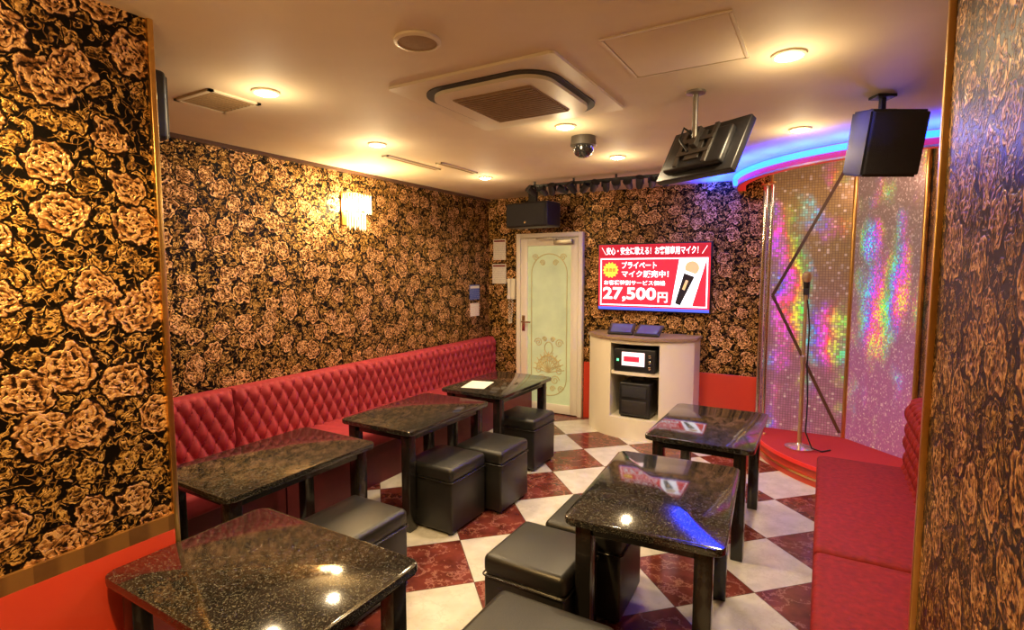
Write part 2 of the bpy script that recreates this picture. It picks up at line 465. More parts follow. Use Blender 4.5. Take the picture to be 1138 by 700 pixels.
# ---------------------------------------------------------------- door
d = thing('door_1', 'white-framed glass door with frosted etched pane', 'door', (-2.66, YB, 0)); d['kind'] = 'structure'
bm = bmesh.new()
for a in ((-.41, -.36, -.06, 0, 0, 2.03), (.36, .41, -.06, 0, 0, 2.03), (-.36, .36, -.06, 0, 1.98, 2.03)): add_box(bm, *a, bev=.004, seg=2)
from_bm('door_frame', bm, 'white', d, True)
bm = bmesh.new()
for a in ((-.355, -.27, -.05, -.01, .01, 1.975), (.27, .355, -.05, -.01, .01, 1.975), (-.27, .27, -.05, -.01, 1.89, 1.975), (-.27, .27, -.05, -.01, .01, .11)):
    add_box(bm, *a, bev=.004, seg=2)
from_bm('door_leaf', bm, 'white', d, True)
box('glass_pane', -.27, .27, -.035, -.02, .11, 1.89, 'frost', d)
lines = []
y = -.036
def ell(cx, cz, a, b_, t0=0, t1=360, n=40): return [(cx+a*math.cos(math.radians(t0+(t1-t0)*i/n)), y, cz+b_*math.sin(math.radians(t0+(t1-t0)*i/n))) for i in range(n+1)]
lines.append(ell(0, 1.58, .22, .22, 0, 180)); lines.append([(-.22, y, 1.58), (-.22, y, .40)]); lines.append([(.22, y, 1.58), (.22, y, .40)])
lines.append(ell(0, .40, .22, .2, 180, 360))
for k in range(11):
    a = math.radians(10+16*k)
    lines.append([(0, y, .46), (.07*math.cos(a)+.02*math.cos(a+1), y, .46+.12*math.sin(a)), (.20*math.cos(a), y, .46+.24*math.sin(a))])
    lines.append([(.13*math.cos(a)+.03*math.cos(t*.5), y, .46+.17*math.sin(a)+.035*math.sin(t*.5)) for t in range(13)])
for sx in (-1, 1):
    for (cx, cz, r) in ((.08, .38, .055), (.05, .28, .035), (.15, .28, .04), (.13, .80, .05), (.05, .84, .03), (.17, 1.76, .04), (.08, 1.70, .035)):
        lines.append([(sx*cx+r*(1-t/40)*math.cos(t*.32)*sx, y, cz+r*(1-t/40)*math.sin(t*.32)) for t in range(36)])
lines.append(ell(0, .74, .05, .07)); lines.append(ell(0, .58, .10, .07))
tube('etched_ornament', lines, .0052, 'etch', d)
bm = bmesh.new(); add_box(bm, -.335, -.295, -.058, -.05, .92, 1.10, .003); add_box(bm, -.325, -.305, -.095, -.055, 1.02, 1.04, .004); add_box(bm, -.325, -.20, -.105, -.085, 1.02, 1.04, .006)
h = from_bm('handle', bm, 'chrome', d, True); h['label'] = 'chrome lever handle'
bm = bmesh.new(); add_box(bm, .08, .30, -.10, -.05, 1.90, 1.955, .006); add_box(bm, -.12, .10, -.13, -.115, 1.955, 1.97, .003)
add_box(bm, .09, .12, -.125, -.09, 1.945, 1.965, .003)
from_bm('door_closer', bm, 'pipe', d, True)

# ---------------------------------------------------------------- ceiling fixtures
def ceil_thing(name, label, cat, x, y, grp=None): return thing(name, label, cat, (x, y, ZC), 0, grp)
dl = ceil_thing('downlight', 'lit round recessed ceiling downlight', 'ceiling light', -2.29, 1.65, 'recessed downlights in the ceiling')
lathe('trim_ring', [(.062, -.001), (.062, -.008), (.052, -.012), (.046, -.008), (.046, -.001)], 'panelw', dl)
lathe('lamp_lens', [(.046, -.002), (.045, -.010), (.03, -.017), (.005, -.020)], 'lamp', dl)
dls = [dl]
for x, y_ in ((-2.59, 2.68), (-2.67, 4.11), (-1.33, 2.90), (-1.35, 3.86), (-.154, 2.39), (-.16, 3.65)):
    dls.append(copy_thing(dl, (x, y_, ZC)))
LC = (1, .74, .41)
def spot(x, y_, e, col=LC, size=150, z=ZC-.04, blend=.8, rad=.04, name='downlight_lamp', up=False):
    l = bpy.data.lights.new(name, 'SPOT'); l.energy = e; l.color = col; l.spot_size = math.radians(size); l.spot_blend = blend; l.shadow_soft_size = rad
    o = link(bpy.data.objects.new(name, l)); o.location = (x, y_, z)
    if up: o.rotation_euler = (math.pi, 0, 0)
    return o
def point(x, y_, z, e, col, rad=.05, name='lamp_glow'):
    l = bpy.data.lights.new(name, 'POINT'); l.energy = e; l.color = col; l.shadow_soft_size = rad
    o = link(bpy.data.objects.new(name, l)); o.location = (x, y_, z); return o
for t in dls:
    spot(t.location.x, t.location.y, 62)
    point(t.location.x, t.location.y, ZC-.14, 3.6, (1, .76, .43), .05)
for x, y_, e, e2 in ((-1.3, .40, 230, 12), (-.35, .9, 14, 2)):
    copy_thing(dl, (x, y_, ZC)); spot(x, y_, e, (1, .62, .22)); point(x, y_, ZC-.2, e2, (1, .62, .25), .08)

c = ceil_thing('ceiling_speaker', 'round brown recessed ceiling speaker cover', 'speaker', -1.31, 1.57)
lathe('rim', [(.085, -.001), (.085, -.010), (.072, -.014), (.07, -.001)], 'panelw', c)
lathe('grille', [(.07, -.002), (.069, -.011), (.03, -.013), (.003, -.013)], 'brown', c)
ac = ceil_thing('air_conditioner', 'cream square ceiling cassette air conditioner with brown intake grille', 'air conditioner', -1.34, 2.31)
prism('panel', rrect(.84, .84, .02), -.012, 0, 'panelw', ac, bev=.003)
prism('air_outlet', rrect(.68, .68, .16, 10), -.018, -.012, 'darkslot', ac)
prism('inner_panel', rrect(.61, .61, .13, 10), -.034, -.018, 'panelw', ac, bev=.004)
bm = bmesh.new()
add_prism(bm, rrect(.42, .42, .01, 2), -.037, -.034)
for i in range(16): add_box(bm, -.20, .20, -.2+i*.0265, -.19+i*.0265, -.042, -.036)
from_bm('intake_grille', bm, 'brown', ac)
hc = ceil_thing('access_hatch', 'square flush ceiling access hatch with thin frame', 'hatch', -.515, 2.12)
bm = bmesh.new()
for a in ((-.225, .225, -.225, -.215), (-.225, .225, .215, .225), (-.225, -.215, -.21, .21), (.215, .225, -.21, .21)): add_box(bm, *a, -.005, 0)
from_bm('frame', bm, 'panelw', hc)
box('hatch_panel', -.21, .21, -.21, .21, -.004, 0, 'ceil', hc, bev=.001)
def vent(x, y_, w, h_, n, label):
    v = ceil_thing('air_vent', label, 'air vent', x, y_)
    bm = bmesh.new()
    f = min(.02, w*.2)
    for a in ((-w/2, w/2, -h_/2, -h_/2+f), (-w/2, w/2, h_/2-f, h_/2), (-w/2, -w/2+f, -h_/2, h_/2), (w/2-f, w/2, -h_/2, h_/2)): add_box(bm, *a, -.01, 0)
    from_bm('frame', bm, 'panelw', v)
    bm = bmesh.new(); add_box(bm, -w/2+f, w/2-f, -h_/2+f, h_/2-f, -.003, 0)
    for i in range(n):
        xx = -w/2+f*1.5+i*(w-f*3)/max(1, n-1); add_box(bm, xx-.004, xx+.004, -h_/2+f, h_/2-f, -.009, -.002)
    from_bm('louvers', bm, 'brown', v)
vent(-2.62, 1.62, .30, .26, 9, 'square brown louvered ceiling vent')
vent(-2.80, 3.28, .06, .62, 3, 'long narrow slot diffuser in the ceiling')
vent(-2.62, 3.62, .06, .50, 3, 'short narrow slot diffuser in the ceiling')
dc = ceil_thing('dome_camera', 'silver and black dome security camera', 'security camera', -1.34, 3.19)
lathe('mount', [(.075, 0), (.078, -.03), (.082, -.055), (.07, -.06)], 'steel', dc)
lathe('dome', [(.066, -.058), (.064, -.085), (.05, -.11), (.028, -.125), (.004, -.13)], 'dome', dc)
lr = ceil_thing('light_rail', 'black ceiling rail carrying a row of small black spotlights', 'light rail', -1.80, 4.55)
bm = bmesh.new()
add_box(bm, -.66, .66, -.014, .014, -.055, -.03, .003)
for x in (-.6, -.2, .2, .6): add_box(bm, x-.008, x+.008, -.008, .008, -.032, 0)
from_bm('rail', bm, 'black', lr)
for i in range(13):
    x = -.62+i*.103
    rot = Matrix.Translation((x, -.01+.03*(i % 2), -.095)) @ Matrix.Rotation(math.radians(random.uniform(-60, 60)), 4, 'Z') @ Matrix.Rotation(math.radians(random.uniform(35, 75)), 4, 'X')
    bm = bmesh.new(); add_lathe(bm, [(.024, -.045), (.030, -.02), (.034, .05), (.040, .058), (.032, .052)], seg=16, mtx=rot)
    add_box(bm, x-.03, x-.025, -.02, .02, -.10, -.045); add_box(bm, x+.025, x+.03, -.02, .02, -.10, -.045)
    from_bm('spotlight_head', bm, 'black', lr, True)

# ---------------------------------------------------------------- speakers
sp = thing('speaker', 'black horizontal loudspeaker mounted below the ceiling', 'speaker', (-2.72, 5.12, 2.07), -8)
box('cabinet', -.27, .27, -.13, .13, 0, .26, 'black', sp, bev=.02)
box('grille', -.255, .255, -.145, -.12, .015, .245, 'grille', sp, bev=.01)
bm = bmesh.new(); add_box(bm, -.05, .05, -.02, .02, .26, .38, .004); from_bm('bracket', bm, 'black', sp)
lathe('badge', [(.012, -.002), (.012, .002), (.002, .003)], 'chrome', sp, mtx=Matrix.Translation((0, -.146, .05)) @ Matrix.Rotation(math.radians(90), 4, 'X'))

sp = thing('speaker', 'black trapezoid loudspeaker hanging from ceiling bracket near the stage', 'speaker', (.205, 3.17, 2.075), 30)
T12 = Matrix.Rotation(math.radians(12), 3, 'X')
bm = bmesh.new()
pts = [(-.135, -.11), (.135, -.11), (.095, .11), (-.095, .11)]
add_prism(bm, pts, 0, .30); bmesh.ops.bevel(bm, geom=list(bm.edges), offset=.010, segments=2, affect='EDGES')
bmesh.ops.rotate(bm, verts=bm.verts, cent=(0, 0, .15), matrix=T12)
from_bm('cabinet', bm, 'bluish', sp, True)
bm = bmesh.new(); add_box(bm, -.125, .125, -.122, -.105, .012, .288, .005)
bmesh.ops.rotate(bm, verts=bm.verts, cent=(0, 0, .15), matrix=T12)
from_bm('grille', bm, 'grille', sp, True)
bm = bmesh.new(); add_box(bm, -.012, .012, -.012, .012, .27, .375, .003); add_box(bm, -.045, .045, -.035, .035, .362, .375); add_box(bm, -.06, .06, -.015, .015, .295, .31)
from_bm('bracket', bm, 'black', sp)

sp = thing('speaker', 'black loudspeaker fixed behind the partition wall corner', 'speaker', (-2.42, 1.112, 2.13))
box('cabinet', -.15, .15, -.105, .09, 0, .27, 'black', sp, bev=.02)
box('grille', -.13, .13, .08, .10, .015, .255, 'grille', sp, bev=.006)

# ---------------------------------------------------------------- hanging monitor
mo = thing('hanging_monitor', 'flat monitor hung from ceiling pole, tilted down toward stage', 'monitor', (-.555, 2.66, ZC))
lathe('ceiling_plate', [(.045, 0), (.045, -.010), (.02, -.016)], 'pipe', mo)
tube('pole', [[(0, 0, -.01), (0, 0, -.21)]], .013, 'pipe', mo)
Rm = Matrix.Translation((.03, .05, -.27)) @ Matrix.Rotation(math.radians(150), 4, 'Z') @ Matrix.Rotation(math.radians(28), 4, 'X') @ Matrix.Scale(.86, 4)
def mbox(bm, *a, bev=.0):
    b2 = bmesh.new(); add_box(b2, *a, bev=bev)
    b2.transform(Rm); me = bpy.data.meshes.new('t'); b2.to_mesh(me); b2.free(); bm.from_mesh(me); bpy.data.meshes.remove(me)
bm = bmesh.new(); mbox(bm, -.26, .26, -.025, .02, -.165, .165, bev=.006); mbox(bm, -.2, .2, .015, .06, -.13, .10, bev=.015); from_bm('housing', bm, 'black', mo, True)
bm = bmesh.new(); mbox(bm, -.245, .245, -.027, -.024, -.15, .15); from_bm('screen', bm, 'scr', mo)
bm = bmesh.new(); mbox(bm, -.05, .05, .058, .07, -.09, .09, bev=.003); mbox(bm, -.11, -.085, .058, .072, -.12, .12); mbox(bm, .085, .11, .058, .072, -.12, .12); mbox(bm, -.02, .02, .06, .10, -.02, .10, bev=.003)
mbox(bm, -.11, .11, .066, .076, .02, .045); mbox(bm, -.11, .11, .066, .076, -.06, -.035)
from_bm('bracket', bm, 'steel', mo)
tube('cable', [[(.0, 0, -.2), (-.05, .0, -.16), (-.06, -.03, -.22), (-.02, -.05, -.28)]], .006, 'black', mo)

# ---------------------------------------------------------------- wall sconce
sc = thing('wall_sconce', 'lit rectangular two-tier crystal wall sconce with gold rims', 'wall lamp', (XL, 3.27, 1.95))
box('backplate', 0, .015, -.11, .11, .04, .30, 'gold', sc, bev=.004)
bm = bmesh.new()
def drop(x, y_, z0, z1, r):
    add_lathe(bm, [(.001, z0), (r, z0+.02), (r*.8, z0+.04), (r*.7, z1-.01), (r*.3, z1)], x, y_, 6)
def tier(hw, dp, z0, z1):
    pts = []
    n = int(hw*2/.028)
    for i in range(n+1): pts.append((dp, -hw+2*hw*i/n))
    for i in range(1, int(dp/.028)): pts += [(dp-.028*i, -hw), (dp-.028*i, hw)]
    for i, (x, y_) in enumerate(pts): drop(x, y_, z0+.022*(i % 2), z1, .009)
tier(.125, .11, .14, .30); tier(.085, .08, .0, .16)
from_bm('crystal_shade', bm, 'crystal', sc, False)
for hw, dp, z in ((.13, .115, .302), (.09, .085, .155)):
    tube('rim', [[(.01, -hw, z), (dp, -hw, z), (dp, hw, z), (.01, hw, z)]], .004, 'gold', sc)
for yy in (-.07, 0, .07):
    lathe('bulb', [(.008, .17), (.018, .20), (.02, .22), (.012, .255), (.003, .27)], 'bulb', sc, .06, yy, 12)
point(XL+.24, 3.27, 2.14, 28, (1, .70, .32), .05)

# ---------------------------------------------------------------- notices + phone
def notice(x, z0, w, h_, mat, label):
    t = thing('notice', label, 'notice', (x, YB, z0))
    box('paper', -w/2, w/2, -.003, 0, 0, h_, mat, t)
    box('heading_band', -w/2+.01, w/2-.01, -.0045, -.003, h_-.03, h_-.012, 'redd' if mat != 'paperb' else 'white', t)
notice(-3.33, 1.74, .17, .24, 'paper', 'white printed paper notice taped beside the door')
notice(-3.335, 1.46, .19, .23, 'paper', 'white printed paper notice below another notice')
def lnotice(y_, z0, w, h_, mat, label):
    t = thing('notice', label, 'notice', (XL, y_, z0))
    box('paper', 0, .003, -w/2, w/2, 0, h_, mat, t)
    box('heading_band', .003, .0045, -w/2+.01, w/2-.01, h_-.04, h_-.012, 'white', t)
lnotice(5.12, 1.28, .2, .17, 'paperb', 'small dark blue sticker notice on floral wall')
lnotice(5.12, 1.09, .18, .15, 'paperr', 'small red and white notice on floral wall')
ph = thing('wall_phone', 'white wall-mounted intercom phone with coiled cord', 'phone', (-3.15, YB, 1.28))
box('base', -.045, .045, -.035, 0, 0, .24, 'white', ph, bev=.008)
bm = bmesh.new(); add_box(bm, -.04, -.005, -.06, -.04, .02, .22, .008); add_box(bm, -.045, .0, -.065, -.033, .0, .05, .01); add_box(bm, -.045, .0, -.065, -.033, .19, .24, .01)
from_bm('handset', bm, 'white', ph, True)
tube('cord', [[(-.02+.012*math.cos(t*.9), -.045+.012*math.sin(t*.9), .0-.28*math.sin(math.pi*t/160)) if t < 90 else (.02*((t-90)/70)+.012*math.cos(t*.9), -.045+.012*math.sin(t*.9), .0-.28*math.sin(math.pi*t/160)) for t in range(161)]], .003, 'white', ph)

# ---------------------------------------------------------------- wall TV
tv = thing('wall_television', 'wall-mounted flat television showing a red microphone advert', 'television', (-1.50, YB, 1.21))
W, H = .56, .335
box('mount', -.2, .2, -.03, 0, .2, .5, 'black', tv)
box('bezel', -W-.012, W+.012, -.065, -.03, -.012, 2*H+.012, 'black', tv, bev=.006)
box('screen', -W, W, -.067, -.064, 0, 2*H, 'tred', tv)
def flat(name, pts, mat, yv, par=tv):
    bm = bmesh.new()
    a = [bm.verts.new((x, yv, z)) for x, z in pts]; b_ = [bm.verts.new((x, yv-.0006, z)) for x, z in pts]
    bm.faces.new(a); bm.faces.new(b_[::-1])
    for i in range(len(pts)): bm.faces.new((a[i], a[(i+1) % len(pts)], b_[(i+1) % len(pts)], b_[i]))
    return from_bm(name, bm, mat, par)
flat('screen_banner', [(-W, 2*H-.13), (W, 2*H-.13), (W, 2*H), (-W, 2*H)], 'tdred', -.0672)
flat('screen_border', [(-W+.02, .045), (W-.02, .045), (W-.02, 2*H-.14), (-W+.02, 2*H-.14)], 'twhite', -.0674)
flat('screen_field', [(-W+.032, .057), (.2, .057), (.27, 2*H-.152), (-W+.032, 2*H-.152)], 'tred', -.0682)
flat('screen_field', [(.40, .057), (W-.032, .057), (W-.032, 2*H-.152)], 'tred', -.0682)
flat('screen_strip', [(-W, 0), (W, 0), (W, .03), (-W, .03)], 'tblue', -.0676)
star = []
for i in range(28):
    a = 2*math.pi*i/28; r = .085 if i % 2 == 0 else .066
    star.append((-.43+r*1.05*math.cos(a), .41+r*math.sin(a)))
flat('screen_badge', star, 'tyel', -.0690)
text('lettering', '高音質', -.485, -.375, .39, .43, -.0698, 'tdred', tv, .01)
text('lettering', '＼安心・安全に歌える！お客様専用マイク！／', -.53, .53, 2*H-.105, 2*H-.025, -.0690, 'twhite', tv, .012)
text('lettering', 'プライベート', -.31, .05, .425, .495, -.0690, 'twhite', tv, .02)
text('lettering', 'マイク販売中！', -.31, .17, .335, .405, -.0690, 'twhite', tv, .02)
text('lettering', 'お客様特別サービス価格', -.50, .14, .255, .305, -.0690, 'twhite', tv, .015)
text('lettering', '27,500', -.51, .05, .085, .235, -.0690, 'tcyan', tv, .035)
text('lettering', '円', .065, .165, .085, .19, -.0690, 'tcyan', tv, .03)
def rot2(pts, cx, cz, a):
    c, s = math.cos(a), math.sin(a); return [(cx+1.1*(x*c-z*s), cz+1.1*(x*s+z*c)) for x, z in pts]
ang = math.radians(-20)
mcx, mcz = .345, .30
flat('screen_microphone', rot2([(-.024, -.22), (.024, -.22), (.050, .08), (-.050, .08)], mcx, mcz, ang), 'tblack', -.0692)
flat('screen_microphone', rot2([(.062*math.cos(t*.314), .125+.062*math.sin(t*.314)) for t in range(20)], mcx, mcz, ang), 'tgold', -.0696)
flat('screen_microphone', rot2([(-.055, .06), (.055, .06), (.057, .085), (-.057, .085)], mcx, mcz, ang), 'twhite', -.0702)
flat('screen_microphone', rot2([(-.012, -.08), (.012, -.08), (.012, .01), (-.012, .01)], mcx, mcz, ang), 'tgold', -.0699)

# ---------------------------------------------------------------- curved media cabinet
cb = thing('media_cabinet', 'ivory curved-front media cabinet with open niches and brown top', 'cabinet', (-1.54, YB-.022, 0))
def plan(xa, xb, grow=0., n=18):
    f = lambda x: -(.50+grow)*math.sqrt(max(0, 1-(x/(.60+grow))**2))-.02
    p = [(xa+(xb-xa)*i/n, f(xa+(xb-xa)*i/n)) for i in range(n+1)]
    return p + [(xb, 0), (xa, 0)]
prism('side_body', plan(-.52, -.22), .05, .96, 'cab', cb, bev=.003)
prism('side_body', plan(.25, .52), .05, .96, 'cab', cb, bev=.003)
prism('plinth', plan(-.52, .52, .0), 0, .20, 'cab', cb, bev=.003)
prism('shelf', plan(-.219, .249, -.02), .62, .65, 'cab', cb)
prism('header', plan(-.219, .249, -.005), .92, .96, 'cab', cb)
box('back_panel', -.219, .249, -.03, -.01, .2, .92, 'niche', cb)
prism('counter_top', plan(-.54, .54, .02), .96, .985, 'counter', cb, bev=.006)
zt = .985
mx_ = thing('karaoke_mixer', 'black karaoke amplifier with lit display in cabinet niche', 'amplifier', (-1.525, 5.06, .652))
box('body', -.20, .20, -.14, .14, 0, .22, 'black', mx_, bev=.008)
box('display', -.12, .10, -.146, -.139, .06, .19, 'tpink', mx_, bev=.002)
box('display_picture', -.10, .05, -.148, -.1455, .10, .15, 'tred', mx_)
for i in range(3):
    lathe('knob', [(.016, 0), (.015, .012), (.011, .014)], 'chrome', mx_, mtx=Matrix.Translation((.15, -.14, .05+.055*i)) @ Matrix.Rotation(math.radians(90), 4, 'X'), seg=16)
box('indicator', -.17, -.15, -.143, -.139, .10, .12, 'green', mx_)
pl = thing('karaoke_player', 'black karaoke player unit standing in lower cabinet niche', 'media player', (-1.525, 5.08, .202))
box('body', -.15, .15, -.14, .14, 0.02, .34, 'black', pl, bev=.012)
box('front_panel', -.12, .12, -.152, -.139, .05, .17, 'darkslot', pl, bev=.006)
box('front_panel', -.12, .12, -.152, -.139, .20, .31, 'grille', pl, bev=.006)
for sx in (-.12, .12): box('foot', sx-.02, sx+.02, -.11, .11, 0, .022, 'black', pl)
box('handle', -.06, .06, -.05, .05, .34, .38, 'black', pl, bev=.01)
def tabletr(x, y_, label, rz):
    t = thing('karaoke_remote', label, 'remote control', (x, y_, zt), rz)
    R28 = Matrix.Rotation(math.radians(28), 3, 'X')
    bm = bmesh.new(); add_box(bm, -.125, .125, -.09, .09, 0, .022, .006)
    bmesh.ops.rotate(bm, verts=bm.verts, cent=(0, -.09, 0), matrix=R28)
    from_bm('housing', bm, 'black', t, True)
    bm = bmesh.new(); add_box(bm, -.10, .10, -.07, .07, .0215, .024)
    bmesh.ops.rotate(bm, verts=bm.verts, cent=(0, -.09, 0), matrix=R28)
    from_bm('screen', bm, 'scr', t)
    bm = bmesh.new(); add_box(bm, -.06, .06, .0, .06, 0, .035, .004); from_bm('stand', bm, 'black', t)
tabletr(-1.72, 5.14, 'black karaoke touch-panel remote on charging stand', 6)
tabletr(-1.44, 5.12, 'black karaoke touch-panel remote leaning on stand', -4)

# ---------------------------------------------------------------- stage
st = thing('stage_platform', 'low rounded corner stage with red carpet and trim', 'stage', (0, 0, 0))
A = [math.radians(a) for a in range(0, 91, 3)]
pp = [(CX-RP*math.sin(a), CY-RP*math.cos(a)) for a in A]+[(XR, YB)]
prism('platform', pp, 0, .14, 'red', st)
prism('carpet', [(CX-(RP+.02)*math.sin(a), CY-(RP+.02)*math.cos(a)) for a in A]+[(XR, YB)], .14, .16, 'carpet', st)
arc_strip('edge_trim', RP+.0, RP+.012, .05, .065, 'gold', parent=st)
arc_strip('edge_trim', RP+.02, RP+.03, .135, .165, 'redrim', parent=st)
cn = thing('stage_canopy', 'curved red canopy rim with blue light strip above stage', 'canopy', (0, 0, 0))
arc_strip('rim', RR-.05, RR+.01, ZC-.10, ZC-.001, 'redrim', parent=cn)
arc_strip('rim_trim', RR+.01, RR+.018, ZC-.102, ZC-.088, 'gold', parent=cn)
arc_strip('blue_light_strip', RR+.02, RR+.05, ZC-.050, ZC-.012, 'blue', parent=cn)
for a in (4, 13, 22, 31, 40, 49, 58, 67, 76, 85):
    r = RR+.20; a = math.radians(a)
    spot(CX-r*math.sin(a), CY-r*math.cos(a), 30, (.004, .03, 1), 148, ZC-.14, .8, .04, 'blue_fill_light', True)  # added upward spots spread the strip's blue over the ceiling
b_l = spot(.42, 3.75, 34, (.01, .06, 1), 50, ZC-.12, .6, .05, 'blue_fill_light')  # added spot tinting the hanging speaker blue, no fixture
b_l.rotation_euler = (Vector((.2, 3.17, 2.2))-Vector((.42, 3.75, ZC-.12))).to_track_quat('-Z', 'Y').to_euler()
b_l = spot(-.12, 2.85, 34, (.01, .06, 1), 36, ZC-.06, .6, .05, 'blue_fill_light')  # second added spot, blue tint on the speaker's other side
b_l.rotation_euler = (Vector((.2, 3.17, 2.26))-Vector((-.12, 2.85, ZC-.06))).to_track_quat('-Z', 'Y').to_euler()
def quad_panel(name, a, b_, z0, z1, th, mat, parent):
    (x0, y0), (x1, y1) = a, b_
    dx, dy = x1-x0, y1-y0; L = math.hypot(dx, dy); nx, ny = dy/L*th, -dx/L*th
    bm = bmesh.new(); add_prism(bm, [(x0, y0), (x0+nx, y0+ny), (x1+nx, y1+ny), (x1, y1)], z0, z1)
    return from_bm(name, bm, mat, parent)
bd = thing('stage_backdrop', 'holographic film stage backdrop panels with gold frame', 'backdrop', (0, 0, 0))
pA, pB, pC = (-.46, YB-.005), (.20, YB-.005), (XR-.005, 4.98)
z0, z1 = .163, ZC+.19
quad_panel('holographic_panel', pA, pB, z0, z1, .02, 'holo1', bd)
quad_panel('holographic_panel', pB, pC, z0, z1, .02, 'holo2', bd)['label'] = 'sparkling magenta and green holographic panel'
def post(p, q, r, mat, name='frame_post', par=bd):
    return tube(name, [[p, q]], r, mat, par)
post((pB[0], pB[1]-.03, z0), (pB[0], pB[1]-.03, z1), .018, 'gold')
post((pC[0]-.02, pC[1]-.03, z0), (pC[0]-.02, pC[1]-.03, z1), .018, 'gold')
post((pA[0]+.02, pA[1]-.03, z0), (pA[0]+.02, pA[1]-.03, z1), .012, 'gold')
bm = bmesh.new()
yv = YB-.032
for (a, b_) in (((.17, 2.58), (-.40, 1.39)), ((-.40, 1.39), (.17, .20))):
    dx, dz = b_[0]-a[0], b_[1]-a[1]; L = math.hypot(dx, dz); nx, nz = -dz/L*.013, dx/L*.013
    f = [(a[0]-nx, a[1]-nz), (b_[0]-nx, b_[1]-nz), (b_[0]+nx, b_[1]+nz), (a[0]+nx, a[1]+nz)]
    v1 = [bm.verts.new((x, yv, z)) for x, z in f]; v2 = [bm.verts.new((x, yv+.01, z)) for x, z in f]
    bm.faces.new(v1); bm.faces.new(v2[::-1])
    for i in range(4): bm.faces.new((v1[i], v1[(i+1) % 4], v2[(i+1) % 4], v2[i]))
from_bm('chevron_trim', bm, 'wood', bd)
for (x, y_, r) in ((-.475, 5.27, .022), (-.415, 5.16, .014)):
    p = thing('stage_pole', 'polished chrome floor-to-ceiling pole at stage edge', 'pole', (x, y_, .162), group='chrome poles at the stage edge')
    lathe('shaft', [(r, .015), (r, ZC-.06-.16-.02)], 'chrome', p, seg=24)
    lathe('flange', [(r*1.9, 0), (r*1.9, .01), (r*1.1, .02)], 'gold', p, seg=24)
    lathe('flange', [(r*1.1, ZC-.06-.16-.04), (r*1.9, ZC-.06-.16-.03), (r*1.9, ZC-.06-.16-.018)], 'gold', p, seg=24)
ms = thing('microphone_stand', 'dark brass microphone stand with round base and hanging cable', 'microphone stand', (-.12, 4.90, .162))
lathe('base', [(.11, 0), (.11, .012), (.085, .022), (.03, .035), (.02, .05)], 'chrome', ms)
lathe('pole', [(.017, .04), (.017, .7), (.022, .71), (.022, .76), (.013, .77), (.013, 1.28)], 'brass', ms, seg=16)
bm = bmesh.new(); add_box(bm, -.022, .022, -.03, .03, 1.26, 1.31, .004); from_bm('clip', bm, 'black', ms)
tm = Matrix.Translation((0, -.0, 1.31)) @ Matrix.Rotation(math.radians(15), 4, 'X')
lathe('microphone_body', [(.015, -.10), (.019, -.08), (.025, .05), (.028, .06)], 'black', ms, seg=16, mtx=tm)
lathe('microphone_head', [(.026, .06), (.037, .08), (.038, .105), (.027, .133), (.004, .142)], 'brass', ms, seg=16, mtx=tm)
tube('cable', [[(.012, -.02, 1.22), (.035, -.02, 1.0), (.03, -.02, .7), (.045, -.02, .4), (.04, -.03, .15), (.09, -.06, .03), (.16, -.03, .006), (.22, .05, .006)]], .006, 'black', ms)

# ---------------------------------------------------------------- tables
tb = thing('table', 'black granite-look rectangular table with square legs', 'table', (-2.45, 1.73, 0), 0, 'black tables')
TL, TW, TH = .88, .60, .65
def build_table(top, L, Wd):
    prism('table_top', rrect(Wd, L, .035, 5), TH-.028, TH, 'granite', top, smooth=True, bev=.006)
    bm = bmesh.new()
    for a in ((-Wd/2+.05, Wd/2-.05, -L/2+.05, -L/2+.075), (-Wd/2+.05, Wd/2-.05, L/2-.075, L/2-.05), (-Wd/2+.05, -Wd/2+.075, -L/2+.05, L/2-.05), (Wd/2-.075, Wd/2-.05, -L/2+.05, L/2-.05)):
        add_box(bm, *a, TH-.075, TH-.028)
    from_bm('apron', bm, 'blackm', top)
    for sx in (-1, 1):
        for sy in (-1, 1):
            x, y_ = sx*(Wd/2-.075), sy*(L/2-.065)
            box('leg', x-.032, x+.032, y_-.032, y_+.032, 0, TH-.028, 'blackm', top, bev=.004, seg=2)
build_table(tb, TL, TW)
copy_thing(tb, (-2.40, 2.84, 0), 0)
copy_thing(tb, (-2.40, 3.90, 0), 0, 'black granite-look table with a paper sheet on it')
copy_thing(tb, (-.585, 2.32, 0), 4, 'black glossy table reflecting the television')
copy_thing(tb, (-.585, 3.51, 0), 0, 'black glossy table near the stage')
copy_thing(tb, (-1.54, 1.04, 0), 90, 'black granite-look table beside the partition wall').scale = (.96, .95, 1)
pa = thing('menu_sheet', 'white paper sheet lying on a black table', 'paper', (-2.50, 3.72, TH+.001), 15)
box('sheet', -.10, .10, -.14, .14, 0, .002, 'paper', pa)

# ---------------------------------------------------------------- stools
so = thing('stool', 'black leather cube stool', 'stool', (-1.95, 1.80, 0), 0, 'black cube stools')
box('body', -.185, .185, -.185, .185, .02, .34, 'leather', so, bev=.012)
bm = bmesh.new(); add_box(bm, -.19, .19, -.19, .19, .335, .425, .028, 5)
for v in bm.verts:
    if v.co.z > .39: v.co.z += .012*max(0, 1-(v.co.x/.19)**2)*max(0, 1-(v.co.y/.19)**2)
from_bm('cushion', bm, 'leather', so, True)
tube('piping', [[(x, y_, .338) for x, y_ in rrect(.384, .384, .02, 4)]], .004, 'blackm', so, cyc=True)
for sx in (-1, 1):
    for sy in (-1, 1): lathe('foot', [(.018, 0), (.02, .022)], 'black', so, sx*.15, sy*.15, 12)
for (x, y_, r) in ((-2.07, 2.70, 0), (-1.965, 3.10, 0), (-2.13, 3.88, 0), (-1.01, 2.00, 0), (-.93, 2.41, 2)):
    copy_thing(so, (x, y_, 0), r)
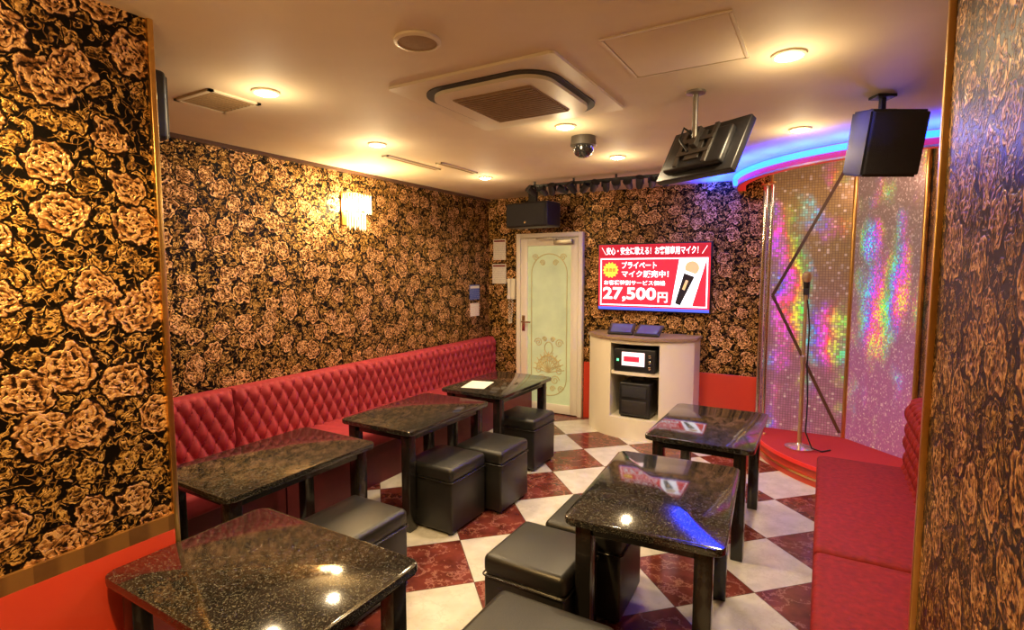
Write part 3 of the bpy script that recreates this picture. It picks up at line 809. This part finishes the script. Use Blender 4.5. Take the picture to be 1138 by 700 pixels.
k = copy_thing(so, (-.78, 1.43, 0), 0, 'larger black leather cube stool beside granite table')
k.scale = (1.22, 1.22, 1.)

# ---------------------------------------------------------------- tufted benches
def tuft_back(name, L, z0, z1, parent, mat, x0=.06, depth=.075, pw=.092, q=.105):
    ny, nz = int(L/.008), int((z1-z0)/.008)
    bm = bmesh.new(); grid = []
    p = L/round(L/pw)
    for j in range(nz+1):
        z = z0+(z1-z0)*j/nz; row = []
        for i in range(ny+1):
            y_ = -L/2+L*i/ny
            s = (y_+L/2)/p+(z-z0)/q*.5*1.2-.1; t = (y_+L/2)/p-(z-z0)/q*.5*1.2+.1
            a_, b_ = abs(math.sin(math.pi*s)), abs(math.sin(math.pi*t))
            h_ = (a_*b_)**.62
            pit = (1-a_)**3*(1-b_)**3
            eb = min(1, (y_+L/2)/.035, (L/2-y_)/.035, (z-z0)/.03+.2)
            et = (z1-z)/.07
            e = math.sqrt(max(0, 1-(1-max(0, eb))**2))*(math.sqrt(max(0, 1-(1-min(1, et))**2)))
            row.append(bm.verts.new((x0+e*(depth*.45+depth*.5*h_-depth*.3*pit), y_, z)))
        grid.append(row)
    for j in range(nz):
        for i in range(ny): bm.faces.new((grid[j][i], grid[j][i+1], grid[j+1][i+1], grid[j+1][i]))
    loop = grid[0][:] + [grid[j][ny] for j in range(1, nz+1)] + grid[nz][ny-1::-1] + [grid[j][0] for j in range(nz-1, 0, -1)]
    bk = [bm.verts.new((.002, v.co.y, v.co.z)) for v in loop]
    n = len(loop)
    for i in range(n): bm.faces.new((loop[i], loop[(i+1) % n], bk[(i+1) % n], bk[i]))
    bm.faces.new(bk)
    return from_bm(name, bm, mat, parent, True)
def bench(label, loc, rz, L, mat, grp, ztop=.83, xb=.0):
    t = thing('bench_seat', label, 'bench', loc, rz, grp)
    tuft_back('backrest', L-.006, .40, ztop, t, mat, x0=.07+xb)
    bm = bmesh.new(); add_box(bm, .06, .63, -L/2+.003, L/2-.003, .30, .425, .028, 4)
    from_bm('seat', bm, mat, t, True)
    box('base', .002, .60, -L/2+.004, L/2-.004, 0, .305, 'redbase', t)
    return t
b1 = bench('crimson button-tufted leather wall bench', (XL+.012, 1.56, 0), 0, 1.09, 'redl', 'tufted benches along the wall')
for i in range(1, 4): copy_thing(b1, (XL+.012, 1.56+1.093*i, 0))
bench('crimson patterned bench with upright back by the stage', (XR-.012, 3.26, 0), 180, 1.38, 'redd', 'benches beside the column', .86, .05)
bench('crimson patterned bench with upright back beside the column', (XR-.012, 2.228, 0), 180, .675, 'redd', 'benches beside the column', .86, .05)

# ---------------------------------------------------------------- added stage fill light, no fixture
point(.25, 4.85, 2.35, 6, (1, .60, .45), .1, 'stage_fill_light')
w = bpy.data.worlds.new('World'); S.world = w; w.use_nodes = True
w.node_tree.nodes['Background'].inputs[0].default_value = (.10, .06, .03, 1)

# ---------------------------------------------------------------- camera
cam = bpy.data.cameras.new('camera'); co = link(bpy.data.objects.new('camera', cam))
cam.sensor_width = 36; cam.lens = 595/1138*36; cam.clip_start = .05
co.location = (0, 0, 1.62)
co.rotation_euler = (math.radians(90-4.8), 0, math.radians(30.2))
S.camera = co
